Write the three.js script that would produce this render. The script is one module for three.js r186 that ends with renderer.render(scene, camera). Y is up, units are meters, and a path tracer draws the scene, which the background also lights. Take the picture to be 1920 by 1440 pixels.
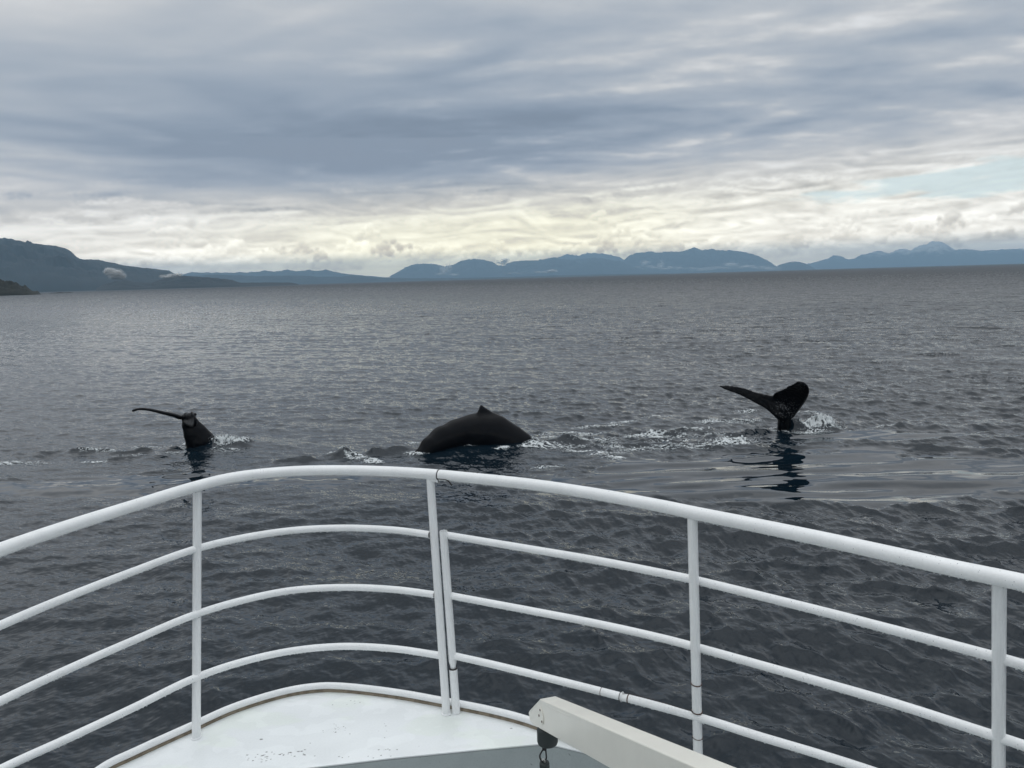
import * as THREE from 'three';
import { mergeGeometries, mergeVertices } from 'three/addons/utils/BufferGeometryUtils.js';
import { createNoise2D, createNoise3D } from 'simplex-noise';

/* ------------------------------------------------------------------ camera, sky, sun, exposure */
const scene = new THREE.Scene();
const T0 = Date.now(), log = (t) => console.log(t, ((Date.now() - T0) / 1000).toFixed(1));
const EYE = 6.5;                                   // metres above the sea
const PITCH = 7.85 * Math.PI / 180, ROLL = Math.atan(0.0284), FPX = 1443;   // 26 mm phone lens on the 1920 x 1440 photo
const camera = new THREE.PerspectiveCamera(2 * Math.atan(720 / FPX) * 180 / Math.PI, 4 / 3, 0.1, 250000);
camera.position.set(0, EYE, 0);
camera.rotation.set(-PITCH, 0, -ROLL, 'YXZ');
camera.updateMatrixWorld(true);

const sun = new THREE.DirectionalLight(new THREE.Color(1, 0.99, 0.97), 0.6);
sun.position.set(-25, 400, -85);
sun.target.position.set(0, 0, -20);
sun.castShadow = true;
sun.shadow.radius = 260;                           // sun behind cloud: a wide soft source
Object.assign(sun.shadow.camera, { left: -60, right: 60, top: 60, bottom: -60, near: 1, far: 900 });
sun.shadow.mapSize.set(2048, 2048);
scene.add(sun, sun.target);

const renderer = new THREE.WebGLRenderer({ antialias: true });
renderer.toneMapping = THREE.LinearToneMapping;
renderer.toneMappingExposure = 1.0;
renderer.shadowMap.enabled = true;

/* ------------------------------------------------------------------ helpers */
function rng(seed) { let s = seed | 0; return () => { s = (s + 0x6d2b79f5) | 0; let t = Math.imul(s ^ (s >>> 15), 1 | s); t = (t + Math.imul(t ^ (t >>> 7), 61 | t)) ^ t; return ((t ^ (t >>> 14)) >>> 0) / 4294967296; }; }
const rand = rng(71);
const nz = createNoise2D(rng(3)), nz2 = createNoise2D(rng(8)), n3 = createNoise3D(rng(21));
function fbm(x, y, o = 4, n = nz) { let s = 0, a = 0.5, f = 1; for (let i = 0; i < o; i++, a *= 0.5, f *= 2.03) s += a * n(x * f + i * 17.3, y * f - i * 9.1); return s; }
const clamp = (x, a = 0, b = 1) => Math.min(b, Math.max(a, x)), mix = (a, b, t) => a + (b - a) * t;
const sm = (a, b, x) => { const t = clamp((x - a) / (b - a)); return t * t * (3 - 2 * t); };
const V = (x, y, z) => new THREE.Vector3(x, y, z);
const CAMR = V(1, 0, 0).applyQuaternion(camera.quaternion), CAMU = V(0, 1, 0).applyQuaternion(camera.quaternion), CAMF = V(0, 0, -1).applyQuaternion(camera.quaternion);
const dirOf = (x, y) => CAMF.clone().addScaledVector(CAMR, (x - 960) / FPX).addScaledVector(CAMU, (720 - y) / FPX);   // direction of a photo pixel
function atHeight(x, y, h) { const d = dirOf(x, y); return camera.position.clone().addScaledVector(d, (h - EYE) / d.y); }  // where that sight line meets a level
const onSea = (x, y) => atHeight(x, y, 0);
function atDepth(x, y, origin, away, c) {          // where that sight line meets a plane c metres behind origin
  const d = dirOf(x, y), t = (c + away.dot(origin) - away.dot(camera.position)) / away.dot(d);
  return camera.position.clone().addScaledVector(d, t);
}
const table = (pts, x) => { if (x <= pts[0][0]) return pts[0][1]; for (let i = 1; i < pts.length; i++) if (x <= pts[i][0]) return mix(pts[i - 1][1], pts[i][1], (x - pts[i - 1][0]) / (pts[i][0] - pts[i - 1][0])); return pts[pts.length - 1][1]; };
const used = {};
function numbered(n) { used[n] = (used[n] ?? -1) + 1; return used[n] ? n + '_' + String(used[n]).padStart(3, '0') : n; }
function add(name, geometry, material, parent) {
  const m = new THREE.Mesh(geometry, material); m.name = parent ? name : numbered(name); m.castShadow = m.receiveShadow = true;
  (parent ?? scene).add(m); return m;
}
function group(name, parent) { const g = new THREE.Group(); g.name = parent ? name : numbered(name); (parent ?? scene).add(g); return g; }
function tag(o, label, category, extra = {}) { Object.assign(o.userData, { label, category }, extra); return o; }
const rgb = (r, g, b) => new THREE.Color().setRGB(r, g, b);
function colorMap(w, h, fn, repeat) {
  const d = new Uint8Array(w * h * 4);
  for (let y = 0, i = 0; y < h; y++) for (let x = 0; x < w; x++, i += 4) { const c = fn(x / w, y / h); d[i] = clamp(c[0], 0, 255); d[i + 1] = clamp(c[1], 0, 255); d[i + 2] = clamp(c[2], 0, 255); d[i + 3] = 255; }
  const t = new THREE.DataTexture(d, w, h); t.colorSpace = THREE.SRGBColorSpace; t.magFilter = THREE.LinearFilter; t.wrapS = t.wrapT = THREE.RepeatWrapping; if (repeat) t.repeat.set(...repeat); t.needsUpdate = true; return t;
}

/* ------------------------------------------------------------------ sky: layered overcast, brighter and warmer at the horizon */
const HAZE = 4.2e-5, HAZE_TOP = 1300, HAZE_COLOR = [0.48, 0.75, 1.0], HAZE_GLOW = 0.43;
function skyTexture() {
  const W = 4096, H = 2048, d = new Float32Array(W * H * 4), L = new Float32Array(W * H / 2), D = W / 360;
  const baseL = [[0, 0.89], [1.5, 0.915], [3, 0.925], [4.5, 0.895], [5.6, 0.83], [6.8, 0.76], [8, 0.71], [9.5, 0.68], [12, 0.69], [15, 0.715], [19, 0.745], [26, 0.725], [38, 0.745], [50, 0.83], [65, 1.10], [90, 1.30]];
  const lin = (c) => (c <= 0.04045 ? c / 12.92 : ((c + 0.055) / 1.055) ** 2.4);
  const azOf = (col) => { const th = ((col + 0.5) / W - 0.5) * 2 * Math.PI; return Math.atan2(Math.cos(th), -Math.sin(th)) * 180 / Math.PI; };
  for (let row = 0; row < H / 2; row++) {
    const el = (row + 0.5) / H * 180, er = el * Math.PI / 180, te = Math.tan(Math.min(er, 1.4)), r = 1 / (te + 0.045), oct = el < 25 ? 6 : 2;
    for (let col = 0; col < W; col++) {
      const th = ((col + 0.5) / W - 0.5) * 2 * Math.PI, X = Math.cos(th) * r, Z = Math.sin(th) * r, az = azOf(col), tilt = el - 0.035 * az * sm(60, 30, Math.abs(az));
      const wx = nz2(X * 0.5, Z * 0.5) * 0.5, big = fbm(X * 0.30 + 4.2, Z * 0.42 + wx, 3);
      let str = 0; for (let i = 0, a = 0.5, f = 1; i < oct; i++, a *= 0.56, f *= 2.1) str += a * nz2(X * 0.85 * f + wx + i * 17.3, Z * 1.35 * f - wx - i * 9.1);
      let v = table(baseL, Math.max(0, tilt));
      const open = sm(-20, 20, az);                 // the bank is heavy on the left and breaks up to the right
      v -= 0.115 * Math.exp(-(((az + 7) / 15) ** 2) - (((tilt - 9.3) / 2.3) ** 2)) + 0.035 * Math.exp(-(((az + 12) / 26) ** 2) - (((tilt - 12) / 4) ** 2));
      v += 0.03 * sm(2, 22, az) * sm(5, 8, tilt) * sm(90, 30, az) + 0.04 * sm(-20, -32, az) * sm(6, 9, tilt);
      v += big * 0.07 + str * (sm(5, 8, tilt) * 0.055 + 0.03) * (0.35 + 0.65 * open);
      v += 0.085 * sm(0.12, 0.9, str + 0.3 * big) * sm(5, 8, tilt) * (0.25 + 0.75 * open);
      if (el < 12) v = Math.max(v, 0.575 + 0.25 * (v - 0.575));
      const low = sm(8.2, 4.5, tilt);
      if (low > 0) {                                // broken layered cloud below the bank
        const w2 = nz(az * 0.11, el * 0.5) * 0.7, st = fbm(az * 0.11 + w2 + 3, el * 1.05 + w2, 6, nz2), st2 = fbm(az * 0.42 + 31, el * 1.7 + w2, 5);
        v += low * (0.15 * st + 0.06 * st2 + 0.01) * sm(0.3, 1.6, el) * (0.75 + 0.25 * open);
      }
      L[row * W + col] = v;
    }
  }
  // cumulus heaps standing along the horizon, drawn puff by puff from the far ones to the near
  const q = rng(909), heaps = [];
  for (let a = -180; a < 180; a += 1.1) heaps.push([a + 2 * q(), 0.9 + 3.3 * q() * q(), 0.6 + 1.6 * q(), 0.4 + 0.75 * q()]);
  heaps.sort((a, b) => b[1] - a[1]);
  // flat broken patches of higher cloud first
  for (let k = 0; k < 5200; k++) {
    const pa = q() * 360 - 180, pe = 2.4 + 5.2 * q(), pw = (0.5 + 1.3 * q()) * mix(1, 1.5, pe / 8), phh = 0.10 + 0.16 * q(), dark = q() < 0.42, dens = (0.25 + 0.4 * q()) * sm(7.8, 5.8, pe) * sm(-0.35, 0.35, nz2(pa * 0.12, pe * 0.5) + (q() - 0.5) * 0.6), lean = 0.035;
    const c0 = Math.round((((pa - 90) / 360 + 0.5) % 1 + 1) % 1 * W), cx = Math.ceil(pw * D * 1.25), cy = Math.ceil((phh * 1.4 + pw * lean) * D), r0 = Math.round(pe * D);
    for (let y = -cy; y <= cy; y++) { const row = r0 + y; if (row < 0 || row >= H / 2) continue; for (let x = -cx; x <= cx; x++) {
      const dx = x / D / pw, dy = (y / D - lean * x / D) / phh, rr = Math.sqrt(dx * dx + dy * dy) + 0.38 * nz((pa + x / D) * 1.6, (pe + y / D) * 5) + 0.16 * nz2((pa + x / D) * 4, (pe + y / D) * 9); if (rr >= 1) continue;
      const o = row * W + ((c0 + x) % W + W) % W, al = dens * sm(1, 0.35, rr), b = L[o], tone = dark ? b - 0.075 + 0.05 * dy : Math.min(0.985, b + 0.07 + 0.035 * dy);
      L[o] = mix(b, tone, al);
    } }
  }
  for (const [ha, hb, hw, hh] of heaps) {
    const n = 26, dull = q() < 0.45, lit = dull ? 0.83 + 0.04 * q() : 0.92 + 0.03 * q();
    for (let k = 0; k < n; k++) {
      const u = q() * 2 - 1, ph = (1 - u * u) * hh * Math.pow(q(), 0.7), pa = ha + u * hw, pe = hb + ph, pr = (0.15 + 0.30 * q()) * (1 - 0.35 * Math.abs(u)), grey = 0.05 * nz2(ha * 0.3, hb) + 0.02 * (q() - 0.5), soft = 0.22 + 0.35 * q(), dens = (0.55 + 0.4 * q()) * sm(-0.1, 0.5, ph / hh + 0.2 * q());
      let c0 = Math.round((((pa - 90) / 360 + 0.5) % 1 + 1) % 1 * W); const cr = Math.ceil(pr * D * 1.5), r0 = Math.round(pe * D);
      for (let y = -cr; y <= cr; y++) { const row = r0 + y; if (row < 0 || row >= H / 2) continue; for (let x = -cr; x <= cr; x++) {
        const dx = x / D / pr, dy = y / D / pr, rr = Math.sqrt(dx * dx + dy * dy) + 0.22 * nz((pa + x / D) * 4.5, (pe + y / D) * 4.5); if (rr >= 1) continue;
        const o = row * W + ((c0 + x) % W + W) % W, al = dens * sm(1, 1 - soft, rr), tone = lit + grey + 0.085 * dy - 0.025 * dx - 0.05 * sm(0.5, 0, ph / hh) + (dy > 0 ? 0.05 * sm(0.45, 0.9, rr) : 0);
        L[o] = mix(L[o], tone, al);
      } }
    }
  }
  for (let row = 0; row < H / 2; row++) {
    const el = (row + 0.5) / H * 180, er = el * Math.PI / 180, hi = sm(25, 50, el);
    // seen through the haze that lies over the sea, the clouds behind are as much brighter as the haze takes away
    const T = Math.exp(-HAZE * Math.min(HAZE_TOP / Math.sin(er), 34000)), veil = (1 - T) * HAZE_GLOW;
    for (let col = 0; col < W; col++) {
      const az = azOf(col), tilt = el - 0.035 * az * sm(60, 30, Math.abs(az)), v = clamp(L[row * W + col], 0.44, 1.4);
      let gap = 1 - (((az - 35) / 15) ** 2) - (((tilt - 4.2) / 1.2) ** 2);         // thin blue opening on the right below the cloud edge
      gap = gap > -0.5 ? sm(-0.2, 0.35, gap + fbm(az * 0.16 + 9, el * 0.9, 4) * 0.8 - 0.3) * 0.7 : 0;
      const t = sm(0.55, 0.84, v), warm = sm(8, 3.5, tilt) * (0.35 + 0.65 * sm(55, 0, Math.abs(az - 2)));
      let R = v * mix(0.892, 0.983, t), G = v, B = v * mix(1.125, 1.018, t);
      R = mix(R, v * 1.0, warm); B = mix(B, v * (0.965 - 0.035 * sm(24, 6, Math.abs(az + 3)) * sm(0.78, 0.92, v)), warm);
      R = mix(R, 0.765, gap); G = mix(G, 0.845, gap); B = mix(B, 0.868, gap);
      const i = ((row + H / 2) * W + col) * 4;
      d[i] = Math.max(0.02, (lin(R) - veil * HAZE_COLOR[0]) / T); d[i + 1] = Math.max(0.02, (lin(G) - veil * HAZE_COLOR[1]) / T); d[i + 2] = Math.max(0.02, (lin(B) - veil * HAZE_COLOR[2]) / T); d[i + 3] = 1;
    }
  }
  for (let i = 0; i < W * H * 2; i += 4) { d[i] = 0.12; d[i + 1] = 0.15; d[i + 2] = 0.18; d[i + 3] = 1; }
  const t = new THREE.DataTexture(d, W, H, THREE.RGBAFormat, THREE.FloatType);
  t.mapping = THREE.EquirectangularReflectionMapping; t.magFilter = t.minFilter = THREE.LinearFilter; t.needsUpdate = true;
  return t;
}
const sky = skyTexture();
scene.background = sky; scene.environment = sky;
scene.fog = new THREE.FogExp2(rgb(...HAZE_COLOR), HAZE);
log('sky');

/* ------------------------------------------------------------------ sea */
const waves = [];
{
  const r = rng(1234), N = 76;
  for (let i = 0; i < N; i++) {
    const u = (i + 0.7 * r()) / N, L = Math.exp(mix(Math.log(0.13), Math.log(11), u));
    const ang = 2.05 + (r() + r() + r() - 1.5) * mix(1.9, 0.95, u);          // heading of travel, spread wider for short waves
    const shape = (0.5 + 0.75 * sm(0.16, 0.36, L)) * mix(1, 0.45, sm(0.9, 1.8, L)) * mix(1, 0.35, sm(1.8, 6, L));
    const slope = 0.040 * shape, k = 2 * Math.PI / L;
    waves.push({ L, k, kx: Math.cos(ang) * k, kz: Math.sin(ang) * k, dx: Math.cos(ang), dz: Math.sin(ang), a: slope / k, p: r() * 6.283 });
  }
}
const ellipses = (list) => list.map(([px, py, rx, rz, s]) => { const c = onSea(px, py); return { x: c.x, z: c.z, rx, rz, s }; });
const slicks = ellipses([[1560, 889, 9.2, 3.5, 1], [1240, 886, 2.9, 1.7, 1], [1660, 816, 3.8, 1.15, 0.95], [1860, 890, 5, 2.3, 1], [330, 905, 7.5, 1.6, 0.55], [620, 925, 4, 1.2, 0.5], [110, 880, 5, 1.2, 0.5]]);
const churns = ellipses([[1190, 822, 6, 2.6, 1], [1470, 800, 2.6, 1.6, 0.6], [330, 845, 5, 1.2, 0.8], [890, 850, 3.5, 1.4, 0.6]]);
function slickness(x, z) {
  let s = 0, w = null;
  for (const e of slicks) {
    const a = (x - e.x) / e.rx, b = (z - e.z) / e.rz, q = Math.sqrt(a * a + b * b); if (q > 1.4) continue;
    w ??= 0.22 * nz(x * 0.28 + 5, z * 0.7) + 0.08 * nz(x * 1.1, z * 2.2); s = Math.max(s, e.s * sm(1.06, 0.86, q + w));
  }
  return s;
}
function churning(x, z) { let s = 0; for (const e of churns) s = Math.max(s, e.s * sm(1.1, 0.3, Math.hypot((x - e.x) / e.rx, (z - e.z) / e.rz))); return s; }
// heaped-up water pushed by the whales: [pixel, pixel, half width, height]
const ridges = [[[520, 868], [640, 853], 0.30, 0.16], [[640, 852], [705, 864], 0.28, 0.14], [[700, 850], [755, 846], 0.34, 0.16], [[30, 852], [130, 848], 0.35, 0.11], [[130, 848], [330, 846], 0.30, 0.09], [[200, 862], [330, 858], 0.24, 0.07], [[395, 838], [455, 834], 0.40, 0.20], [[1490, 806], [1575, 801], 0.32, 0.34], [[1000, 836], [1060, 832], 0.5, 0.16], [[1130, 812], [1330, 806], 0.4, 0.10], [[1240, 834], [1390, 828], 0.35, 0.10], [[1600, 833], [1900, 850], 0.35, 0.11], [[1400, 812], [1450, 806], 0.3, 0.12], [[1690, 800], [1800, 806], 0.4, 0.15]]
  .map(([p, q, w, h]) => ({ p: onSea(...p), q: onSea(...q), w, h }));
function heaped(x, z) {
  let s = 0;
  for (const r of ridges) {
    const ux = r.q.x - r.p.x, uz = r.q.z - r.p.z, l2 = ux * ux + uz * uz, t = ((x - r.p.x) * ux + (z - r.p.z) * uz) / l2;
    if (t < -0.6 || t > 1.6) continue;
    const tc = clamp(t), ex = x - r.p.x - ux * tc, ez = z - r.p.z - uz * tc, across = (ex * uz - ez * ux) / Math.sqrt(l2);
    const d = Math.hypot(ex, ez) / r.w + 0.35 * nz(x * 1.3, z * 1.3);
    if (d < 3) s += r.h * Math.exp(-d * d) * (1 + 0.2 * Math.sign(across)) * (0.75 + 0.5 * nz2(x * 0.9, z * 0.9));
  }
  return s;
}
const nearEdge = 60;
function seaPoint(x, z, cell, out) {
  const dist = Math.hypot(x, z), near = dist < nearEdge;
  const gust = 0.92 + 0.42 * fbm(x * 0.020 + 2, z * 0.045, 3) + 0.16 * nz2(x * 0.11, z * 0.22);
  const side = mix(0.72, 1.34, sm(-0.45, 0.6, x / Math.max(8, dist))) * mix(1, 1.32, sm(26, 12, dist));
  const s = near ? slickness(x, z) : 0, c = near ? churning(x, z) : 0;
  const shortGain = clamp(gust, 0.35, 1.6) * side * (1 - 0.97 * s) * (1 + 0.9 * c), longGain = (0.8 + 0.2 * gust) * side * (1 - 0.62 * s) * (1 + 0.35 * c);
  let h = 0, ox = 0, oz = 0;
  for (let i = waves.length - 1; i >= 0; i--) {
    const w = waves[i], f = w.L > cell * 3 ? 1 : (w.L - cell * 1.4) / (cell * 1.6);
    if (f <= 0) break;
    const ph = w.kx * x + w.kz * z + w.p, a = w.a * f * (w.L < 2.2 ? shortGain : longGain), q = 0.85 * a, sn = Math.sin(ph);
    h += a * Math.cos(ph); ox -= q * w.dx * sn; oz -= q * w.dz * sn;
  }
  if (near) {
    if (s > 0.05) h += s * (0.07 * nz(x * 0.10 + z * 0.05, z * 0.42 + 7) + 0.030 * nz2(x * 0.24 + z * 0.1, z * 0.9) + 0.003 * nz(x * 0.9 + 3, z * 2.4));
    h += heaped(x, z);
  }
  out[0] = x + ox; out[1] = h; out[2] = z + oz; return s;
}
const hash = (n) => { let t = Math.imul(n ^ (n >>> 15), 0x2c1b3c6d); t = Math.imul(t ^ (t >>> 12), 0x297a2d39); return ((t ^ (t >>> 15)) >>> 0) / 4294967296; };
function rippleNormals(size, tile, amp, seed) {      // fine wind ripples too short for the mesh
  const r = rng(seed), comp = [], d = new Uint8Array(size * size * 4);
  for (let i = 0; i < 46; i++) { const a = 2.05 + (r() + r() - 1) * 2.2, n = Math.exp(mix(Math.log(7), Math.log(46), r())); const kx = Math.round(Math.cos(a) * n), ky = Math.round(Math.sin(a) * n); if (kx || ky) comp.push([kx * 2 * Math.PI, ky * 2 * Math.PI, r() * 6.28]); }
  const s = amp * Math.sqrt(2 / comp.length);
  for (let y = 0, i = 0; y < size; y++) for (let x = 0; x < size; x++, i += 4) {
    let sx = 0, sy = 0; const u = x / size, v = y / size;
    for (const [kx, ky, p] of comp) { const n = Math.hypot(kx, ky), c = Math.sin(kx * u + ky * v + p) * s / n; sx += c * kx; sy += c * ky; }
    const n = Math.hypot(sx, sy, 1); d[i] = (sx / n * 0.5 + 0.5) * 255; d[i + 1] = (sy / n * 0.5 + 0.5) * 255; d[i + 2] = (1 / n * 0.5 + 0.5) * 255; d[i + 3] = 255;
  }
  const t = new THREE.DataTexture(d, size, size); t.magFilter = THREE.LinearFilter; t.wrapS = t.wrapT = THREE.RepeatWrapping; t.repeat.set(1 / tile, 1 / tile); t.needsUpdate = true; return t;
}
{
  const ds = [2, 3.4, 4.6, 5.6, 6.4];
  let d = 7; while (d < 50000) { ds.push(d); d *= 1 + (d < 60 ? 0.0037 : d < 160 ? 0.0048 : d < 500 ? 0.0082 : d < 7000 ? 0.035 : 0.13); }
  const az = [], HALF = 39;
  for (let a = -HALF; a <= HALF + 1e-6; a += 2 * HALF / 1000) az.push(a);
  for (let a = HALF + 5; a < 360 - HALF - 1; a += 5.64) az.push(a);
  const rows = ds.length, cols = az.length, pos = new Float32Array(rows * cols * 3), uv = new Float32Array(rows * cols * 2), slick = new Float32Array(rows * cols), o = [0, 0, 0];
  for (let i = 0, n = 0; i < rows; i++) for (let j = 0; j < cols; j++, n++) {
    const a = az[j] * Math.PI / 180, x = Math.sin(a) * ds[i], z = -Math.cos(a) * ds[i];
    const step = j > 999 ? 0.09 * ds[i] : Math.max(0.0014 * ds[i], 0.6 * (ds[Math.min(i + 1, rows - 1)] - ds[Math.max(0, i - 1)]) / 2);
    slick[n] = seaPoint(x, z, Math.max(step, 0.018), o);
    if (ds[i] > 20000) o[1] = 0;
    pos.set(o, n * 3); uv[n * 2] = x; uv[n * 2 + 1] = z;
  }
  // beyond the reach of the mesh the unresolved ripples become roughness of the surface
  const bands = [[45, 0.07], [75, 0.15], [120, 0.22], [200, 0.29], [380, 0.37], [700, 0.45], [1e9, 0.54]], lists = bands.map(() => []); lists.push([]);
  for (let i = 0; i < rows - 1; i++) for (let j = 0; j < cols; j++) {
    const a = i * cols + j, b = i * cols + (j + 1) % cols, c = a + cols, e = b + cols, sx = pos[a * 3] / Math.max(8, ds[i]), q = ds[i] * (1 + 0.7 * (hash(a) - 0.5)) * (ds[i] < 40 ? 1 : mix(0.30, 1.25, sm(-0.55, 0.5, sx)));   // smoother on the left, in the lee
    const k = slick[a] > 0.5 ? bands.length : bands.findIndex((v) => q < v[0]);
    lists[k].push(a, b, c, b, e, c);
  }
  const g = new THREE.BufferGeometry();
  g.setAttribute('position', new THREE.BufferAttribute(pos, 3)); g.setAttribute('uv', new THREE.BufferAttribute(uv, 2));
  const idx = new Uint32Array(lists.reduce((n, l) => n + l.length, 0)); let off = 0;
  lists.forEach((l, k) => { idx.set(l, off); g.addGroup(off, l.length, k); off += l.length; });
  g.setIndex(new THREE.BufferAttribute(idx, 1));
  g.computeVertexNormals();
  const ripple = rippleNormals(512, 2.9, 0.075, 5), swell = rippleNormals(1024, 61, 0.15, 9); ripple.rotation = 0.4; swell.rotation = -0.3;
  const mats = [...bands.map(([, r]) => r), 0.03].map((roughness, k) => new THREE.MeshPhysicalMaterial({ color: rgb(0.004, 0.0110, 0.0180), roughness, ior: k < bands.length ? 1.333 : 1.42, normalMap: k < 2 ? ripple : k < bands.length ? swell : null }));
  const m = add('sea', g, mats);
  tag(m, 'dark grey rippled sea reaching to the horizon', 'sea', { kind: 'structure' });
  log('sea ' + rows + ' ' + cols + ' ' + idx.length / 3);
}

/* ------------------------------------------------------------------ mountains, island, rocks */
const forest = new THREE.MeshStandardMaterial({ color: 0xffffff, vertexColors: true, roughness: 1 });
function mountain(name, label, category, dist, wide, profile, look = {}) {
  const { rows = 26, step = 2, rough = 0.05, snow = 0, base = [0.010, 0.022, 0.030], kind = 'structure' } = look;
  const x0 = profile[0][0], x1 = profile[profile.length - 1][0], cols = Math.round((x1 - x0) / step) + 1;
  const pos = [], col = [], idx = [];
  for (let j = 0; j < cols; j++) {
    const px = mix(x0, x1, j / (cols - 1)), hy = 547.9 - 0.0284 * px, dir = dirOf(px, hy); dir.y = 0; const flat = Math.hypot(dir.x, dir.z);
    const top = Math.max(0, (hy - table(profile, px)) / FPX * dist + EYE);
    dir.normalize();
    for (let i = 0; i < rows; i++) {
      const t = i / (rows - 4), back = t > 1;
      const rr = dist + (t - 1) * wide, wx = dir.x * rr, wz = dir.z * rr, q = 1 / (dist * 0.05);
      const spur = fbm(wx * q * 1.6, wz * q * 1.6, 5);
      let h = back ? top * (1 - (t - 1) * 5) : top * Math.pow(clamp(t), 0.75) * (1 + 0.5 * spur * (1 - t) * t * 3);
      if (!back) h += top * rough * fbm(wx * q * 6, wz * q * 6, 4, nz2) * t;
      h = i === 0 ? -2 : Math.max(-2, h) * (rr / dist > 1 ? 1 : 1);
      pos.push(wx, h, wz);
      const m = 0.75 + 0.5 * fbm(wx * q * 3, wz * q * 3, 4), sn = snow * sm(0.42, 0.75, h / 1300 + 0.3 * fbm(wx * q * 2.4, wz * q * 9, 4)) ;
      for (let c = 0; c < 3; c++) col.push(mix(base[c] * m, 0.75, sn));
    }
  }
  for (let j = 0; j < cols - 1; j++) for (let i = 0; i < rows - 1; i++) { const a = j * rows + i, b = a + rows; idx.push(a, b, a + 1, b, b + 1, a + 1); }
  const g = new THREE.BufferGeometry();
  g.setAttribute('position', new THREE.Float32BufferAttribute(pos, 3)); g.setAttribute('color', new THREE.Float32BufferAttribute(col, 3));
  g.setIndex(idx); g.computeVertexNormals();
  return tag(add(name, g, forest), label, category, kind ? { kind } : {});
}
mountain('mountain', 'steep dark blue forested mountain dropping in a step to the sea', 'mountain', 9500, 2600,
  [[-620, 549], [-480, 530], [-330, 506], [-160, 480], [-60, 470], [0, 465], [20, 463.5], [45, 467], [75, 471.5], [110, 473], [130, 477], [142, 482], [150, 490], [158, 494], [190, 494], [215, 499], [240, 503], [270, 506], [300, 508], [320, 511], [335, 517], [360, 526], [385, 537]], { rough: 0.02 });
mountain('peninsula', 'low dark wooded peninsula ending in a thin flat spit', 'peninsula', 6000, 800,
  [[180, 541], [190, 536], [215, 529], [235, 526.5], [255, 530], [285, 531], [310, 523], [330, 520], [353, 519], [375, 520], [400, 521.5], [425, 524], [437, 525.5], [446, 528.5], [452, 530], [500, 529.5], [545, 529.5], [556, 531.5], [560, 532.5]], { rough: 0.09 });
mountain('hill', 'blue hazy hills behind the tip of the low peninsula', 'hill', 17000, 2000,
  [[300, 531], [340, 520], [400, 516], [440, 517], [480, 518.5], [520, 517.5], [560, 517], [600, 519], [640, 519], [660, 516], [683, 518], [707, 520], [735, 521], [790, 521.5], [860, 521], [960, 519], [1060, 515.5], [1160, 513.5], [1250, 512.5]], {});
mountain('mountain', 'pale jagged ridge under cloud above the hazy hills', 'mountain', 26000, 2500,
  [[330, 522], [360, 512], [420, 513], [470, 512], [500, 509], [515, 511], [540, 506.5], [556, 509], [580, 507], [600, 508.5], [612, 506], [630, 511], [660, 515], [700, 518], [740, 521]], { rough: 0.08 });
mountain('mountain', 'rounded blue mountains with cloud in the gap between them', 'mountain', 30000, 4200,
  [[728, 521], [735, 516], [750, 508], [765, 500], [780, 495.5], [800, 494.5], [820, 496], [835, 500], [850, 497], [865, 490], [880, 486.5], [895, 486], [910, 488], [925, 492], [935, 498], [945, 498], [952, 494], [960, 491], [975, 489], [1000, 489], [1010, 488], [1025, 485], [1040, 483], [1055, 486], [1065, 487], [1090, 486], [1110, 484], [1130, 484.5], [1150, 489], [1170, 491], [1185, 497], [1205, 504], [1225, 508], [1245, 510], [1262, 513]]);
mountain('mountain', 'pale peaks showing behind the rounded blue mountains', 'mountain', 40000, 4000,
  [[1030, 490], [1050, 482], [1065, 477.5], [1075, 478], [1085, 481], [1100, 475], [1115, 476], [1130, 476], [1150, 480], [1165, 484], [1190, 500]], { rough: 0.07 });
mountain('mountain', 'broad blue peaked mountain rising out of a bank of white cloud', 'mountain', 34000, 4500,
  [[1150, 514], [1160, 498], [1170, 488], [1180, 480], [1195, 475], [1210, 474], [1220, 473], [1235, 474.5], [1255, 474], [1275, 474], [1290, 470], [1302, 465.5], [1315, 471], [1335, 469], [1350, 472], [1370, 471], [1390, 474], [1410, 478], [1430, 485], [1445, 493], [1455, 499], [1470, 506]]);
mountain('hill', 'small rounded blue hill beside the broad peaked mountain', 'hill', 30000, 2500,
  [[1446, 506], [1460, 497.5], [1475, 493], [1490, 491], [1505, 493], [1520, 499], [1530, 504.5]], {});
mountain('mountain_range', 'faint snow-streaked mountain range almost lost in haze', 'mountain', 45000, 6000,
  [[1490, 505], [1515, 495], [1530, 492], [1550, 487], [1562, 481], [1575, 482], [1590, 488], [1600, 487], [1615, 480], [1630, 477], [1645, 474], [1655, 475], [1665, 479], [1680, 472], [1695, 471], [1705, 474], [1720, 466], [1735, 464], [1745, 459], [1758, 458], [1770, 463], [1790, 472], [1810, 471], [1840, 474], [1870, 473], [1900, 471], [1930, 472], [2000, 476], [2080, 480], [2200, 484], [2330, 482], [2420, 486]], { rough: 0.07, snow: 0.8, rows: 34 });
mountain('island', 'near rocky island with dark brush on top', 'island', 1880, 70,
  [[-330, 553], [-240, 546], [-160, 538], [-70, 531], [-30, 528], [0, 527.5], [12, 529], [24, 530], [34, 533.5], [44, 538], [48, 536], [54, 540], [60, 545], [66, 546], [71, 545.5], [75, 549], [78, 551.5]], { base: [0.016, 0.018, 0.012], rough: 0.16, step: 0.7 });
mountain('skerry', 'long low black rock awash beyond the island', 'rock', 2350, 18, [[88, 550], [95, 548.2], [103, 548], [110, 547], [120, 547.6], [130, 547], [138, 547.8], [144, 549.5]], { base: [0.012, 0.012, 0.012], rough: 0.3, step: 0.5 });
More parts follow.
